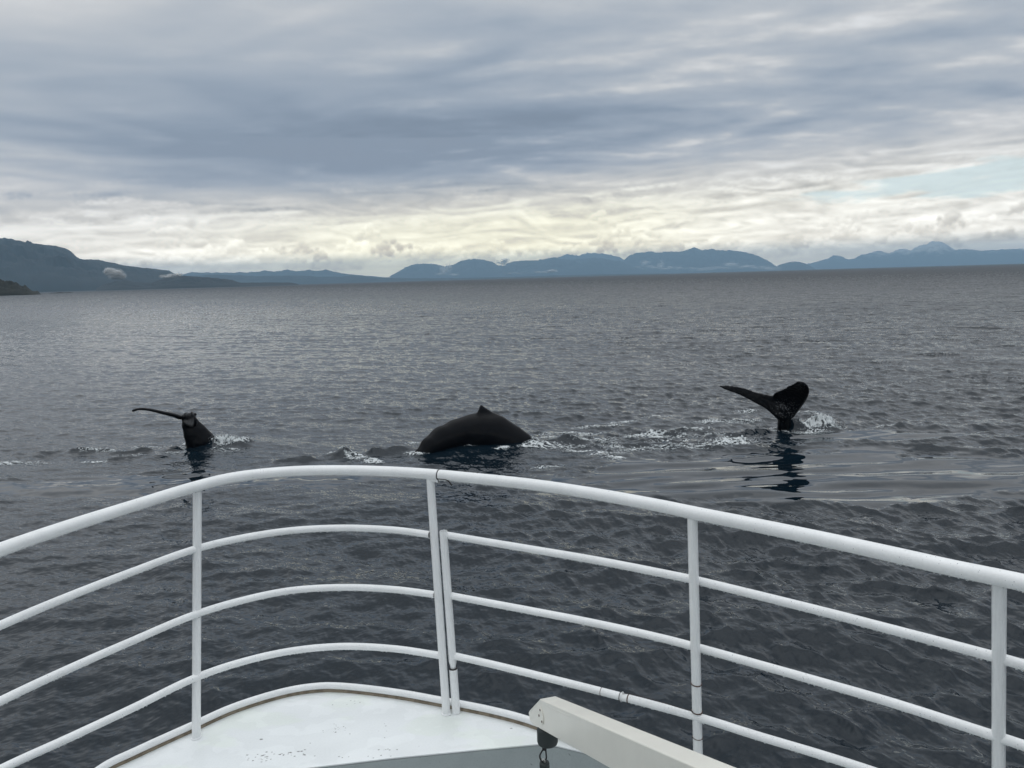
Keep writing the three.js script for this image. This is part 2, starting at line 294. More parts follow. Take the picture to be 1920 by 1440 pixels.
mountain('skerry', 'short low black rock at the outer end of the long one', 'rock', 2350, 12, [[146, 549.5], [150, 547.9], [156, 547.8], [162, 549]], { base: [0.012, 0.012, 0.012], rough: 0.3, step: 0.5 });
log('mountains');

/* ------------------------------------------------------------------ low cloud lying on the mountains */
const mist = new THREE.MeshStandardMaterial({ color: rgb(0.92, 0.92, 0.90), roughness: 1, transparent: true, vertexColors: true });
const puffs = [0, 1, 2].map((k) => { const g = new THREE.IcosahedronGeometry(1, 3), p = g.attributes.position, v = V(0, 0, 0); for (let i = 0; i < p.count; i++) { v.fromBufferAttribute(p, i); v.multiplyScalar(1 + 0.35 * n3(v.x * 1.3 + k * 9, v.y * 1.3, v.z * 1.3) + 0.15 * n3(v.x * 3.1, v.y * 3.1 + k, v.z * 3.1)); p.setXYZ(i, v.x, v.y, v.z); } return mergeVertices(g.deleteAttribute('normal').deleteAttribute('uv')); });
function lowCloud(label, dist, lobes) {            // lobes: [pixel x, pixel y, half width px, half height px]
  const parts = [], r = rng(Math.round(lobes[0][0] * 7 + dist));
  for (const [px, py, rx, ry, n = 44] of lobes) {
    for (let k = 0; k < n; k++) {
      const a = r() * 6.283, q = Math.sqrt(r()), dd = dirOf(px + Math.cos(a) * q * rx, py + Math.sin(a) * q * ry * 0.9), s = dist / FPX, flat = Math.hypot(dd.x, dd.z);
      const p = camera.position.clone().addScaledVector(dd, dist / flat * (1 + 0.004 * (r() - 0.5)));
      const w = s * (0.3 + 0.4 * r()) * Math.min(rx, ry * 2.2), h = s * (0.3 + 0.35 * r()) * Math.min(ry, rx) * 0.8;
      const pg = puffs[k % 3].clone(), pc = new Float32Array(pg.attributes.position.count * 4).fill(1), al = mix(0.24, 0.04, Math.pow(q, 0.8)) * (0.6 + 0.6 * r()); for (let i = 3; i < pc.length; i += 4) pc[i] = al; pg.setAttribute('color', new THREE.BufferAttribute(pc, 4));
      parts.push(pg.applyMatrix4(new THREE.Matrix4().compose(p, new THREE.Quaternion().setFromAxisAngle(V(0, 1, 0), r() * 6), V(w, h, w))));
    }
  }
  const g = mergeGeometries(parts); g.computeVertexNormals();
  return tag(add('low_cloud', g, mist), label, 'cloud', { kind: 'stuff' });
}
lowCloud('small white cloud drifting across the dark blue mountainside', 5000, [[205, 508, 8, 6], [214, 514, 13, 8], [222, 519, 10, 5]]);
lowCloud('thin white mist in the notch between dark mountain and peninsula', 5050, [[318, 518, 16, 4], [333, 515, 10, 3]]);
lowCloud('upright wisp of cloud at the foot of the rounded mountains', 23500, [[828, 514, 12, 3, 16], [834, 507, 9, 7, 16], [842, 501, 5, 5], [852, 515, 10, 2]]);
lowCloud('thin cloud line along the shore below the rounded mountains', 20000, [[960, 512, 35, 2, 20], [1020, 510, 20, 2], [1036, 508, 8, 3]]);
lowCloud('long white cloud bank at the foot of the broad peaked mountain', 27500, [[1215, 501, 22, 4, 20], [1240, 496, 7, 8, 14], [1255, 503, 30, 4, 24], [1300, 505, 40, 4, 28], [1350, 503, 30, 4, 24], [1372, 497, 14, 5, 16], [1400, 501, 30, 4, 24], [1440, 503, 25, 4, 18], [1210, 494, 10, 5, 10]]);
lowCloud('white cloud between two rounded blue mountain tops', 24500, [[940, 493, 10, 6, 16], [947, 489, 6, 4]]);
lowCloud('bright flat cloud on the sea horizon before the snowy range', 45000, [[1838, 490.5, 18, 2.2, 20], [1848, 489, 10, 1.8, 12]]);
log('clouds');

/* ------------------------------------------------------------------ whales */
function surfaceNets(sdf, lo, hi, cell) {
  const n = [0, 1, 2].map((i) => Math.ceil((hi[i] - lo[i]) / cell) + 1), [nx, ny, nzz] = n, F = new Float32Array(nx * ny * nzz), at = (i, j, k) => (k * ny + j) * nx + i;
  const Q = 6, reach = Q * cell * 0.87 * 2.4;       // whole blocks far from the skin are filled in one go
  for (let k = 0; k < nzz; k += Q) for (let j = 0; j < ny; j += Q) for (let i = 0; i < nx; i += Q) {
    const far = sdf(lo[0] + (i + Q / 2) * cell, lo[1] + (j + Q / 2) * cell, lo[2] + (k + Q / 2) * cell), skip = Math.abs(far) > reach;
    for (let c = k; c < Math.min(k + Q, nzz); c++) for (let b = j; b < Math.min(j + Q, ny); b++) for (let a = i; a < Math.min(i + Q, nx); a++) F[at(a, b, c)] = skip ? far : sdf(lo[0] + a * cell, lo[1] + b * cell, lo[2] + c * cell);
  }
  const id = new Int32Array(F.length).fill(-1), pos = [], idx = [], E = [[0, 1], [2, 3], [4, 5], [6, 7], [0, 2], [1, 3], [4, 6], [5, 7], [0, 4], [1, 5], [2, 6], [3, 7]];
  for (let k = 0; k < nzz - 1; k++) for (let j = 0; j < ny - 1; j++) for (let i = 0; i < nx - 1; i++) {
    let m = 0; const f = [];
    for (let c = 0; c < 8; c++) { const v = F[at(i + (c & 1), j + ((c >> 1) & 1), k + (c >> 2))]; f.push(v); if (v < 0) m |= 1 << c; }
    if (m === 0 || m === 255) continue;
    let sx = 0, sy = 0, sz = 0, q = 0;
    for (const [a, b] of E) if ((f[a] < 0) !== (f[b] < 0)) { const t = f[a] / (f[a] - f[b]); sx += mix(a & 1, b & 1, t); sy += mix((a >> 1) & 1, (b >> 1) & 1, t); sz += mix(a >> 2, b >> 2, t); q++; }
    id[at(i, j, k)] = pos.length / 3; pos.push(lo[0] + (i + sx / q) * cell, lo[1] + (j + sy / q) * cell, lo[2] + (k + sz / q) * cell);
  }
  const quad = (a, b, c, d, flip) => { if (a < 0 || b < 0 || c < 0 || d < 0) return; flip ? idx.push(a, c, b, b, c, d) : idx.push(a, b, c, b, d, c); };
  for (let k = 1; k < nzz - 1; k++) for (let j = 1; j < ny - 1; j++) for (let i = 1; i < nx - 1; i++) {
    const s = F[at(i, j, k)] < 0;
    if (s !== (F[at(i + 1, j, k)] < 0)) quad(id[at(i, j - 1, k - 1)], id[at(i, j, k - 1)], id[at(i, j - 1, k)], id[at(i, j, k)], !s);
    if (s !== (F[at(i, j + 1, k)] < 0)) quad(id[at(i - 1, j, k - 1)], id[at(i, j, k - 1)], id[at(i - 1, j, k)], id[at(i, j, k)], s);
    if (s !== (F[at(i, j, k + 1)] < 0)) quad(id[at(i - 1, j - 1, k)], id[at(i, j - 1, k)], id[at(i - 1, j, k)], id[at(i, j, k)], !s);
  }
  const g = new THREE.BufferGeometry(); g.setAttribute('position', new THREE.Float32BufferAttribute(pos, 3)); g.setIndex(idx); g.computeVertexNormals(); return g;
}
const smin = (a, b, k) => { const h = Math.max(k - Math.abs(a - b), 0) / k; return Math.min(a, b) - h * h * k * 0.25; };
function cone(px, py, pz, A, B, ra, rb) {          // distance to a tapered capsule
  const bx = B.x - A.x, by = B.y - A.y, bz = B.z - A.z, t = clamp(((px - A.x) * bx + (py - A.y) * by + (pz - A.z) * bz) / (bx * bx + by * by + bz * bz || 1e-9));
  const ex = px - A.x - bx * t, ey = py - A.y - by * t, ez = pz - A.z - bz * t; return Math.sqrt(ex * ex + ey * ey + ez * ez) - ra - (rb - ra) * t;
}
const along = (pts, t) => { const c = new THREE.CatmullRomCurve3(pts, false, 'centripetal'); return c.getPoint(t); };
const whaleSkin = new THREE.MeshPhysicalMaterial({ color: 0xffffff, vertexColors: true, roughness: 0.36, specularIntensity: 0.24, clearcoat: 0.15, clearcoatRoughness: 0.12 });
function frameAt(px, py) { const base = onSea(px, py), away = base.clone().setY(0).normalize(), right = V(-away.z, 0, away.x); return { base, away, right, P: (x, y, c) => atDepth(x, y, base, away, c).sub(base) }; }
function whale(label, fr, sdf, lo, hi, cell, marks) {
  const g = surfaceNets(sdf, lo, hi, cell), p = g.attributes.position, col = new Float32Array(p.count * 3);
  for (let i = 0; i < p.count; i++) {
    const x = p.getX(i), y = p.getY(i), z = p.getZ(i), m = marks ? marks(x, y, z) : 0, tone = 1 + 0.25 * n3(x * 5, y * 5, z * 5);
    col.set([mix(0.0012 * tone, 0.24, m), mix(0.0022 * tone, 0.25, m), mix(0.0042 * tone, 0.26, m)], i * 3);
  }
  g.setAttribute('color', new THREE.BufferAttribute(col, 3));
  const m = add('humpback_whale', g, whaleSkin); m.position.copy(fr.base);
  return tag(m, label, 'whale');
}
function bounds(pts, pad) { const b = new THREE.Box3().setFromPoints(pts); return [b.min.toArray().map((v) => v - pad), b.max.toArray().map((v) => v + pad)]; }
function blade(lead, trail, n, thick) {            // fluke half: chordwise capsules from leading to trailing edge
  const out = [];
  for (let i = 0; i <= n; i++) { const t = i / n, A = along(lead, t), B = along(trail, t).lerp(A, 0.10 * Math.max(0, nz(i * 0.33, lead[0].x)) * sm(0, 0.2, t) * sm(1, 0.85, t) + 0.05 * (hash(i * 7 + 3) - 0.5) * sm(0, 0.2, t)), r = mix(thick[0], thick[1], Math.pow(t, 0.8)); out.push([A, B, r * 1.15, r * 0.55]); }
  return out;
}
{ // tail raised high on the right: flukes seen from behind, the near half turned to us
  const f = frameAt(1468, 808), P = f.P;
  const L = blade([[1458, 778, -0.05], [1438, 762, 0.12], [1419, 752.5, 0.3], [1400, 743, 0.5], [1380.7, 735, 0.7], [1362, 729, 0.88], [1350, 723.5, 1.0]].map((q) => P(...q)), [[1450, 745, 0], [1436, 741.5, 0.1], [1422, 738.7, 0.25], [1403, 731.5, 0.45], [1384, 726, 0.65], [1366, 723.5, 0.86], [1350, 723, 1.0]].map((q) => P(...q)), 44, [0.11, 0.03]);
  const R = blade([[1484, 778, -0.1], [1497, 762, -0.35], [1507, 749, -0.7], [1513, 736, -1.05], [1512, 725.5, -1.3], [1505, 718.5, -1.45], [1495, 717, -1.55]].map((q) => P(...q)), [[1450, 747, 0], [1452, 741.5, -0.1], [1459, 736, -0.4], [1471, 730, -0.75], [1479, 724.5, -1.1], [1489, 720.5, -1.4], [1494, 717.5, -1.55]].map((q) => P(...q)), 44, [0.11, 0.035]);
  const stock = [[P(1470, 768, 0), 0.24], [P(1470.5, 782, 0.02), 0.24], [P(1469.5, 796, 0.08), 0.225], [P(1468.5, 812, 0.2), 0.25], [P(1467, 840, 0.5), 0.34]];
  const keel = [[P(1474, 782, 0.25), 0.12], [P(1477, 797, 0.55), 0.17], [P(1480, 820, 0.9), 0.26]];
  const sdf = (x, y, z) => {
    let d = 9; for (const s of L) d = smin(d, cone(x, y, z, ...s), 0.03); let e = 9; for (const s of R) e = smin(e, cone(x, y, z, ...s), 0.03);
    d = smin(d, e, 0.05); e = 9;
    for (let i = 0; i < stock.length - 1; i++) e = smin(e, cone(x, y, z, stock[i][0], stock[i + 1][0], stock[i][1], stock[i + 1][1]), 0.08);
    for (let i = 0; i < keel.length - 1; i++) e = smin(e, cone(x, y, z, keel[i][0], keel[i + 1][0], keel[i][1], keel[i + 1][1]), 0.3);
    return smin(d, e, 0.16) + 0.006 * n3(x * 6, y * 6, z * 6);
  };
  const [lo, hi] = bounds([...L.flat().filter((q) => q.isVector3), ...R.flat().filter((q) => q.isVector3), ...stock.map((q) => q[0]), ...keel.map((q) => q[0])], 0.36);
  const c0 = P(1468, 765, 0), c1 = P(1497, 722, -1.2);
  whale('black whale tail lifted upright with a white-speckled broad fluke', f, sdf, lo, hi, 0.032, (x, y, z) => {
    const a = sm(0.62, 0.1, Math.hypot(x - c0.x, (y - c0.y) * 0.8)), b = 0.6 * sm(0.5, 0.1, Math.hypot(x - c1.x, y - c1.y)), s = n3(x * 13, y * 13, z * 13);
    return 0.5 * sm(0.70, 0.82, s * 0.75 + 0.45 * Math.max(a, b)) * sm(0, 0.3, Math.max(a, b));
  });
}
{ // tail going down on the left: flukes seen edge-on
  const f = frameAt(375, 837), P = f.P;
  const L = blade([[338, 783, -0.25], [324, 778, -0.3], [308, 774.5, -0.3], [291, 770.5, -0.25], [275, 767.5, -0.12], [260, 767, 0], [249, 770, 0.1]].map((q) => P(...q)), [[340, 777, 0.35], [326, 774.5, 0.34], [308, 773, 0.3], [290, 769, 0.28], [272, 766, 0.24], [258, 766.5, 0.2], [248, 770, 0.16]].map((q) => P(...q)), 40, [0.075, 0.036]);
  const R = blade([[352, 792, -0.2], [357, 795, -0.6], [362, 797, -1.0], [366, 794, -1.35], [366.5, 787, -1.6]].map((q) => P(...q)), [[346, 777, 0.2], [352, 776, -0.2], [357, 775.5, -0.7], [362, 776, -1.2], [365, 781, -1.6]].map((q) => P(...q)), 36, [0.10, 0.05]);
  const tip = [P(359, 772.5, -1.0), P(366, 777, -1.5)];
  const stock = [[P(353.5, 786, 0.0), 0.24], [P(358, 797, 0.03), 0.33], [P(367, 813, 0.05), 0.45], [P(376, 829, 0.08), 0.55], [P(386, 860, 0.15), 0.72]];
  const sdf = (x, y, z) => {
    let d = 9; for (const s of L) d = smin(d, cone(x, y, z, ...s), 0.03); let e = 9; for (const s of R) e = smin(e, cone(x, y, z, ...s), 0.03);
    d = smin(d, e, 0.06); d = smin(d, cone(x, y, z, tip[0], tip[1], 0.04, 0.06), 0.05); e = 9;
    for (let i = 0; i < stock.length - 1; i++) e = smin(e, cone(x + f.away.x * (x * f.away.x + z * f.away.z) * 0.7, y, z + f.away.z * (x * f.away.x + z * f.away.z) * 0.7, stock[i][0], stock[i + 1][0], stock[i][1], stock[i + 1][1]), 0.1);
    return smin(d, e, 0.16) + 0.008 * n3(x * 7, y * 7, z * 7);
  };
  const [lo, hi] = bounds([...L.flat().filter((q) => q.isVector3), ...R.flat().filter((q) => q.isVector3), ...stock.map((q) => q[0])], 0.7);
  const c0 = P(352, 778, -0.6);
  whale('black whale tail stock with thin flukes seen edge-on and a pale scarred top', f, sdf, lo, hi, 0.034, (x, y, z) => {
    const a = sm(0.45, 0.05, Math.abs(x - c0.x)) * sm(0.25, 0.0, Math.abs(y - c0.y)), s = n3(x * 9, y * 9, z * 9) * 0.6 + n3(x * 23, y * 23, z * 23) * 0.4;
    return 0.16 * a * sm(0.0, 0.55, s + 0.1);
  });
}
{ // the arched back with its small fin
  const f = frameAt(890, 834), P = f.P;
  const top = [[770, 862], [780, 847], [797, 825], [820, 804], [850, 788.5], [880, 779], [900, 775.5], [925, 776.5], [945, 785], [965, 797.5], [985, 811], [996, 824], [1004, 842]];
  const rad = [0.24, 0.34, 0.46, 0.60, 0.74, 0.84, 0.90, 0.94, 0.92, 0.88, 0.80, 0.72, 0.66];
  const dep = [-1.08, -1.03, -0.87, -0.55, -0.14, 0.04, 0.05, 0.05, 0.05, 0.05, 0.05, 0.05, 0.05];          // the tail stock swings a little towards the boat
  const spine = top.map(([x, y], i) => { const lo = Math.max(0, i - 1), hi = Math.min(top.length - 1, i + 1), A = P(...top[lo], dep[lo]), B = P(...top[hi], dep[hi]), d = B.sub(A).normalize(), up = V(0, 1, 0).addScaledVector(d, -d.y).normalize(), q = P(x, y, dep[i]); return [q.addScaledVector(up, -rad[i]), rad[i]]; });
  const rt = f.right;
  const finA = P(899, 779, 0), finB = P(927, 780, 0), finT = P(903, 761.5, 0), finM = P(914, 770, 0);
  const sdf = (x, y, z) => {
    const u = x * f.right.x + z * f.right.z, dep0 = mix(-1.1, 0.05, sm(-2.6, -0.2, u)), dd = x * f.away.x + z * f.away.z - dep0, X = x + f.away.x * dd * 1.1, Z = z + f.away.z * dd * 1.1;      // body deeper than wide
    let e = 9; for (let i = 0; i < spine.length - 1; i++) e = smin(e, cone(X, y, Z, spine[i][0], spine[i + 1][0], spine[i][1], spine[i + 1][1]), 0.16);
    let d = 9;
    for (let i = 0; i <= 8; i++) { const t = i / 8, A = finA.clone().lerp(finT, t), B = finB.clone().lerp(finT, t).lerp(finM, t * (1 - t) * 1.2); d = smin(d, cone(x, y, z, A, B, mix(0.10, 0.055, t), mix(0.07, 0.045, t)), 0.05); }
    return smin(e, d, 0.10) + 0.010 * n3(x * 1.7, y * 1.7, z * 1.7);
  };
  const [lo, hi] = bounds([...spine.map((q) => q[0]), finT], 1.1);
  whale('arched black whale back with a small hooked dorsal fin', f, sdf, lo, hi, 0.05);
}
log('whales');

/* ------------------------------------------------------------------ foam and splashes */
const foamMat = new THREE.MeshStandardMaterial({ color: rgb(0.68, 0.72, 0.73), roughness: 0.8, transparent: true, opacity: 0.86 });
const veilMat = new THREE.MeshStandardMaterial({ color: rgb(0.66, 0.72, 0.74), roughness: 0.7, transparent: true, opacity: 0.34 });
function foam(label, patches) {                     // patch: [px, py, rx m, rz m, amount, heap m, turn]
  const core = [[], []], thin = [[], []], o = [0, 0, 0], r = rng(Math.round(patches[0][0]));
  for (const [px, py, rx, rz, amount, heap = 0.02, turn = 0] of patches) {
    const c = onSea(px, py), cw = 0.026, ch = 0.042, nx = Math.ceil(2.5 * rx / cw), ny = Math.ceil(2.5 * rz / ch), ids = [new Map(), new Map()], ct = Math.cos(turn), st = Math.sin(turn);
    const vert = (i, j, k) => {
      const id = ids[k], pos = (k ? thin : core)[0], key = i * 9999 + j; if (id.has(key)) return id.get(key);
      const a = (i / nx * 2.5 - 1.25) * rx + 0.014 * nz(i * 3.1, j * 2.7), b = (j / ny * 2.5 - 1.25) * rz + 0.024 * nz2(i * 2.3, j * 3.9), x = c.x + a * ct - b * st, z = c.z + a * st + b * ct;
      seaPoint(x, z, 0.06, o); const e = sm(1, 0.2, Math.hypot(a / rx, b / rz));
      const hgt = k ? 0.008 + 0.4 * heap * e : 0.012 + 0.016 * Math.abs(nz(x * 7, z * 7)) + heap * e * (0.25 + 1.7 * Math.abs(fbm(x * 2.6, z * 2.6, 4, nz2)) + 0.35 * nz(x * 6.5, z * 6.5) + 0.35 * nz2(x * 14, z * 14));
      id.set(key, pos.length / 3); pos.push(o[0], o[1] + hgt, o[2]); return pos.length / 3 - 1;
    };
    for (let i = 0; i < nx; i++) for (let j = 0; j < ny; j++) {
      const a = (i / nx * 2.5 - 1.25), b = (j / ny * 2.5 - 1.25), q = Math.hypot(a, b); if (q > 1.25) continue;
      const x = c.x + a * rx * ct - b * rz * st, z = c.z + a * rx * st + b * rz * ct;
      const w = 0.5 * nz(x * 0.9, z * 0.9), lace = 1 - Math.abs(fbm(x * 2.1 + w, z * 3.4 + w, 4)) * 3.6, fine = nz2(x * 9, z * 11) * 0.22 + nz(x * 21, z * 25) * 0.16, big = nz2(x * 0.45 + 9, z * 1.1);
      const m = lace + fine + 0.45 * big + amount * 1.35 - 1.52 - 0.85 * q * q;
      for (const k of [0, 1]) if (m > (k ? -0.42 : 0)) { const A = vert(i, j, k), B = vert(i + 1, j, k), C = vert(i, j + 1, k), E = vert(i + 1, j + 1, k); (k ? thin : core)[1].push(A, C, B, B, C, E); }
    }
    const [pos, idx] = core;
    if (heap > 0.08) for (let k = 0; k < 420 * rx * rz / 0.5; k++) {     // thrown drops
      const a = r() * 6.28, q = Math.sqrt(r()) * 1.15, x = c.x + Math.cos(a) * q * rx, z = c.z + Math.sin(a) * q * rz, y = 0.05 + heap * (0.8 + 1.3 * r() * r()) * Math.max(0.2, 1 - q * q), s = 0.004 + 0.011 * r() * r() * r(), n = pos.length / 3;
      seaPoint(x, z, 0.06, o);
      pos.push(x + s, o[1] + y, z, x - s, o[1] + y, z, x, o[1] + y + s * 1.4, z, x, o[1] + y - s, z, x, o[1] + y, z + s, x, o[1] + y, z - s);
      idx.push(n, n + 2, n + 4, n + 4, n + 2, n + 1, n + 1, n + 2, n + 5, n + 5, n + 2, n, n, n + 4, n + 3, n + 4, n + 1, n + 3, n + 1, n + 5, n + 3, n + 5, n, n + 3);
    }
  }
  const make = ([pos, idx]) => { const g = new THREE.BufferGeometry(); g.setAttribute('position', new THREE.Float32BufferAttribute(pos, 3)); g.setIndex(idx); g.computeVertexNormals(); return g; };
  const m = tag(add('foam', make(core), foamMat), label, 'foam', { kind: 'stuff' });
  add('foam_veil', make(thin), veilMat, m).userData.kind = 'stuff';
}
foam('white foam streaks between the arched whale back and the upright tail', [[1075, 812, 1.6, 0.55, 0.62], [1030, 838, 1.3, 0.5, 0.72], [1110, 828, 1.5, 0.55, 0.66], [1165, 790, 0.9, 0.35, 0.6], [1235, 781, 0.9, 0.3, 0.62], [1215, 815, 1.5, 0.7, 0.92, 0.05], [1260, 829, 1.2, 0.35, 0.7], [1370, 828, 1.3, 0.7, 0.86, 0.05, -0.15], [1290, 838, 1.8, 0.35, 0.7], [1140, 850, 0.8, 0.5, 0.75, 0.03], [1150, 858, 0.5, 0.3, 0.8], [1340, 792, 1.6, 0.5, 0.6], [1400, 790, 1.0, 0.5, 0.68], [1395, 770, 1.2, 0.5, 0.5], [1440, 803, 0.9, 0.35, 0.62], [1030, 872, 0.7, 0.35, 0.62], [990, 840, 0.5, 0.25, 0.85], [1180, 838, 1.6, 0.4, 0.6], [1060, 822, 1.2, 0.4, 0.75], [1120, 800, 1.4, 0.3, 0.62], [1290, 806, 1.4, 0.4, 0.7], [1230, 842, 1.6, 0.3, 0.7], [1330, 815, 1.1, 0.4, 0.66], [1090, 845, 1.1, 0.3, 0.66]]);
foam('white splash heaped beside the upright whale tail', [[1540, 802, 0.85, 0.45, 1.0, 0.20], [1510, 804, 0.6, 0.35, 0.9, 0.12], [1570, 803, 0.35, 0.25, 0.9, 0.12], [1520, 812, 1.0, 0.5, 0.66], [1510, 770, 0.6, 0.25, 0.85], [1530, 774, 0.5, 0.25, 0.85], [1462, 810, 0.4, 0.25, 0.8], [1655, 800, 0.5, 0.2, 0.7], [1720, 862, 0.6, 0.2, 0.0]]);
foam('white splash and foam trailing the whale tail stock with thin flukes', [[425, 833, 0.75, 0.6, 1.1, 0.20], [412, 828, 0.45, 0.4, 1.1, 0.18], [450, 832, 0.5, 0.55, 0.9, 0.10], [420, 845, 0.8, 0.35, 0.75], [350, 832, 0.18, 0.22, 1.0, 0.10], [190, 847, 1.1, 0.3, 0.72], [290, 838, 1.2, 0.25, 0.7], [240, 857, 1.0, 0.25, 0.74, 0.03], [170, 866, 0.7, 0.2, 0.6], [60, 868, 1.0, 0.4, 0.6], [10, 868, 0.7, 0.3, 0.7], [330, 852, 0.9, 0.3, 0.55]]);
foam('white curling crest of the small breaking wave beside the whales', [[630, 851, 0.7, 0.22, 0.95, 0.05, 0.1], [672, 857, 0.55, 0.30, 1.15, 0.06, 0.5], [697, 865, 0.45, 0.26, 1.15, 0.07, 0.4], [653, 850, 0.3, 0.2, 1.1, 0.07]]);
foam('thin white foam where the arched whale back meets the water', [[918, 833, 0.45, 0.35, 0.95, 0.06], [945, 842, 0.4, 0.2, 0.8, 0.03], [1000, 830, 0.3, 0.3, 0.95, 0.08], [780, 850, 0.5, 0.2, 0.7], [772, 832, 0.35, 0.2, 0.7], [870, 838, 0.7, 0.15, 0.5]]);
log('foam');

/* ------------------------------------------------------------------ the boat */
const DECK = EYE - 1.9, RAIL = [1.07, 0.80, 0.53, 0.26].map((h) => DECK + h);
const lv = (pts, h) => pts.map(([x, y]) => atHeight(x, y, h));
const topPts = lv([[0, 1031], [125, 988], [250, 948.5], [370, 911.5], [440, 895], [540, 884.3], [640, 882], [740, 884.8], [810, 889.5], [880, 896], [1000, 909], [1120, 927], [1240, 949], [1300, 961.5], [1440, 989.5], [1560, 1014.5], [1680, 1041], [1800, 1068], [1920, 1093]], RAIL[0]);
const midL = [lv([[0, 1173], [125, 1120], [250, 1071.5], [360, 1031.5], [440, 1011.5], [540, 995.5], [640, 990], [740, 994], [806, 1002.5]], RAIL[1]), lv([[0, 1315], [125, 1256], [250, 1201], [360, 1154.5], [440, 1129.5], [540, 1108], [640, 1101.5], [740, 1105.5], [815, 1115]], RAIL[2]), lv([[0, 1443], [125, 1385.5], [250, 1327], [360, 1273.5], [440, 1245], [540, 1221.5], [640, 1212], [740, 1216.5], [825, 1229]], RAIL[3])];
const midR = [lv([[838, 1003.5], [880, 1010.5], [1000, 1030.5], [1120, 1051], [1240, 1074.5], [1300, 1087], [1440, 1121], [1560, 1151], [1680, 1182.5], [1800, 1214], [1920, 1247]], RAIL[1]), lv([[846, 1117], [880, 1123.5], [1000, 1146], [1120, 1169.5], [1240, 1196.5], [1300, 1212], [1440, 1251], [1560, 1285], [1680, 1320], [1862, 1379], [1920, 1398]], RAIL[2]), lv([[853, 1230], [920, 1245], [1090, 1287], [1250, 1328.5], [1320, 1348], [1415, 1378], [1620, 1441]], RAIL[3])];
const toePts = lv([[190, 1440], [250, 1410], [360, 1360], [440, 1324.5], [540, 1294.5], [600, 1286], [640, 1286.3], [740, 1297.5], [830, 1313.5], [920, 1331], [990, 1349.5]], DECK + 0.027);
const far = (pts, end) => { const a = end ? pts[pts.length - 1] : pts[0], b = end ? pts[pts.length - 3] : pts[2], d = a.clone().sub(b).setY(0).normalize(), turn = end ? -0.10 : 0.13, out = []; let p = a.clone(); for (let i = 0; i < 5; i++) { d.applyAxisAngle(V(0, 1, 0), turn); p = p.clone().addScaledVector(d, 0.7); out.push(p.clone().setY(a.y)); } return out; };
const topLine = [...far(topPts, false).reverse(), ...topPts, ...far(topPts, true)];
const midLine = [0, 1, 2].map((k) => [[...far(midL[k], false).reverse(), ...midL[k]], [...midR[k], ...far(midR[k], true)]]);
const toeLine = [...topLine.slice(0, 5).map((p) => p.clone().setY(DECK + 0.027)), ...toePts, ...lv([[1090, 1287], [1250, 1328.5], [1415, 1378], [1620, 1441]], RAIL[3]).map((p) => p.setY(DECK + 0.027)), ...far(topPts, true).map((p) => p.clone().setY(DECK + 0.027))];
const curve = (pts) => new THREE.CatmullRomCurve3(pts, false, 'centripetal');
const paintNoise = colorMap(512, 512, (u, v) => { const n = 8 * fbm(u * 9, v * 9, 4) + 3 * nz2(u * 90, v * 90), s = 0; return [238 + n + s, 240 + n + s, 240 + n + s]; });
const railPaint = new THREE.MeshPhysicalMaterial({ map: paintNoise, roughness: 0.32, clearcoat: 0.4, clearcoatRoughness: 0.25 });
const rust = new THREE.MeshStandardMaterial({ roughness: 0.9, map: colorMap(512, 64, (u, v) => { const n = fbm(u * 16, v * 2, 5), k = sm(-0.5, 0.1, n); return [mix(118, 138, k), mix(108, 128, k), mix(93, 112, k)]; }) });
const blackSteel = new THREE.MeshStandardMaterial({ color: rgb(0.02, 0.018, 0.018), roughness: 0.5, metalness: 0.3 });
const rustSteel = new THREE.MeshStandardMaterial({ color: rgb(0.075, 0.038, 0.026), roughness: 0.75 });
const dropMat = new THREE.MeshPhysicalMaterial({ color: rgb(0.86, 0.88, 0.89), roughness: 0.1, ior: 1.33, transmission: 0.5, thickness: 0 });
const boat = tag(group('boat'), 'white painted boat bow with curved foredeck and tubular guard rail', 'boat');
const railing = group('railing', boat);
function tube(name, pts, r, mat, parent, seg) { const c = curve(pts), L = c.getLength(), g = new THREE.TubeGeometry(c, seg ?? Math.ceil(L * 28), r, 20, false), uv = g.attributes.uv; for (let i = 0; i < uv.count; i++) uv.setXY(i, uv.getX(i) * L, uv.getY(i) * r * 6.28); return add(name, g, mat, parent); }
const dropGeo = new THREE.IcosahedronGeometry(1, 1);
function drops(pts, r, per, parent, seedN) {        // rain beads clinging to a pipe, thickest along its underside
  const c = curve(pts), L = c.getLength(), rr = rng(seedN), m4 = new THREE.Matrix4(), list = [];
  for (let i = 0; i < L * per; i++) {
    const p = c.getPointAt(rr()); if (p.z > -1.2) continue;
    const under = rr() < 0.45, a = under ? -Math.PI / 2 + (rr() - 0.5) * 0.9 : rr() * 6.283, t = c.getTangentAt(0.5), s = under ? 0.0012 + 0.0022 * rr() : 0.0007 + 0.0011 * rr() * rr();
    const out = V(p.x, 0, p.z + 1).normalize(), n = V(0, Math.sin(a), 0).addScaledVector(out, Math.cos(a)).normalize();
    list.push(m4.clone().compose(p.addScaledVector(n, r - s * 0.1), new THREE.Quaternion(), V(s * 1.15, under ? s * 1.25 : s, s * 1.15)));
  }
  const im = new THREE.InstancedMesh(dropGeo, dropMat, list.length); list.forEach((m, i) => im.setMatrixAt(i, m)); im.name = 'raindrops'; im.userData.kind = 'stuff'; im.castShadow = im.receiveShadow = true; parent.add(im);
}
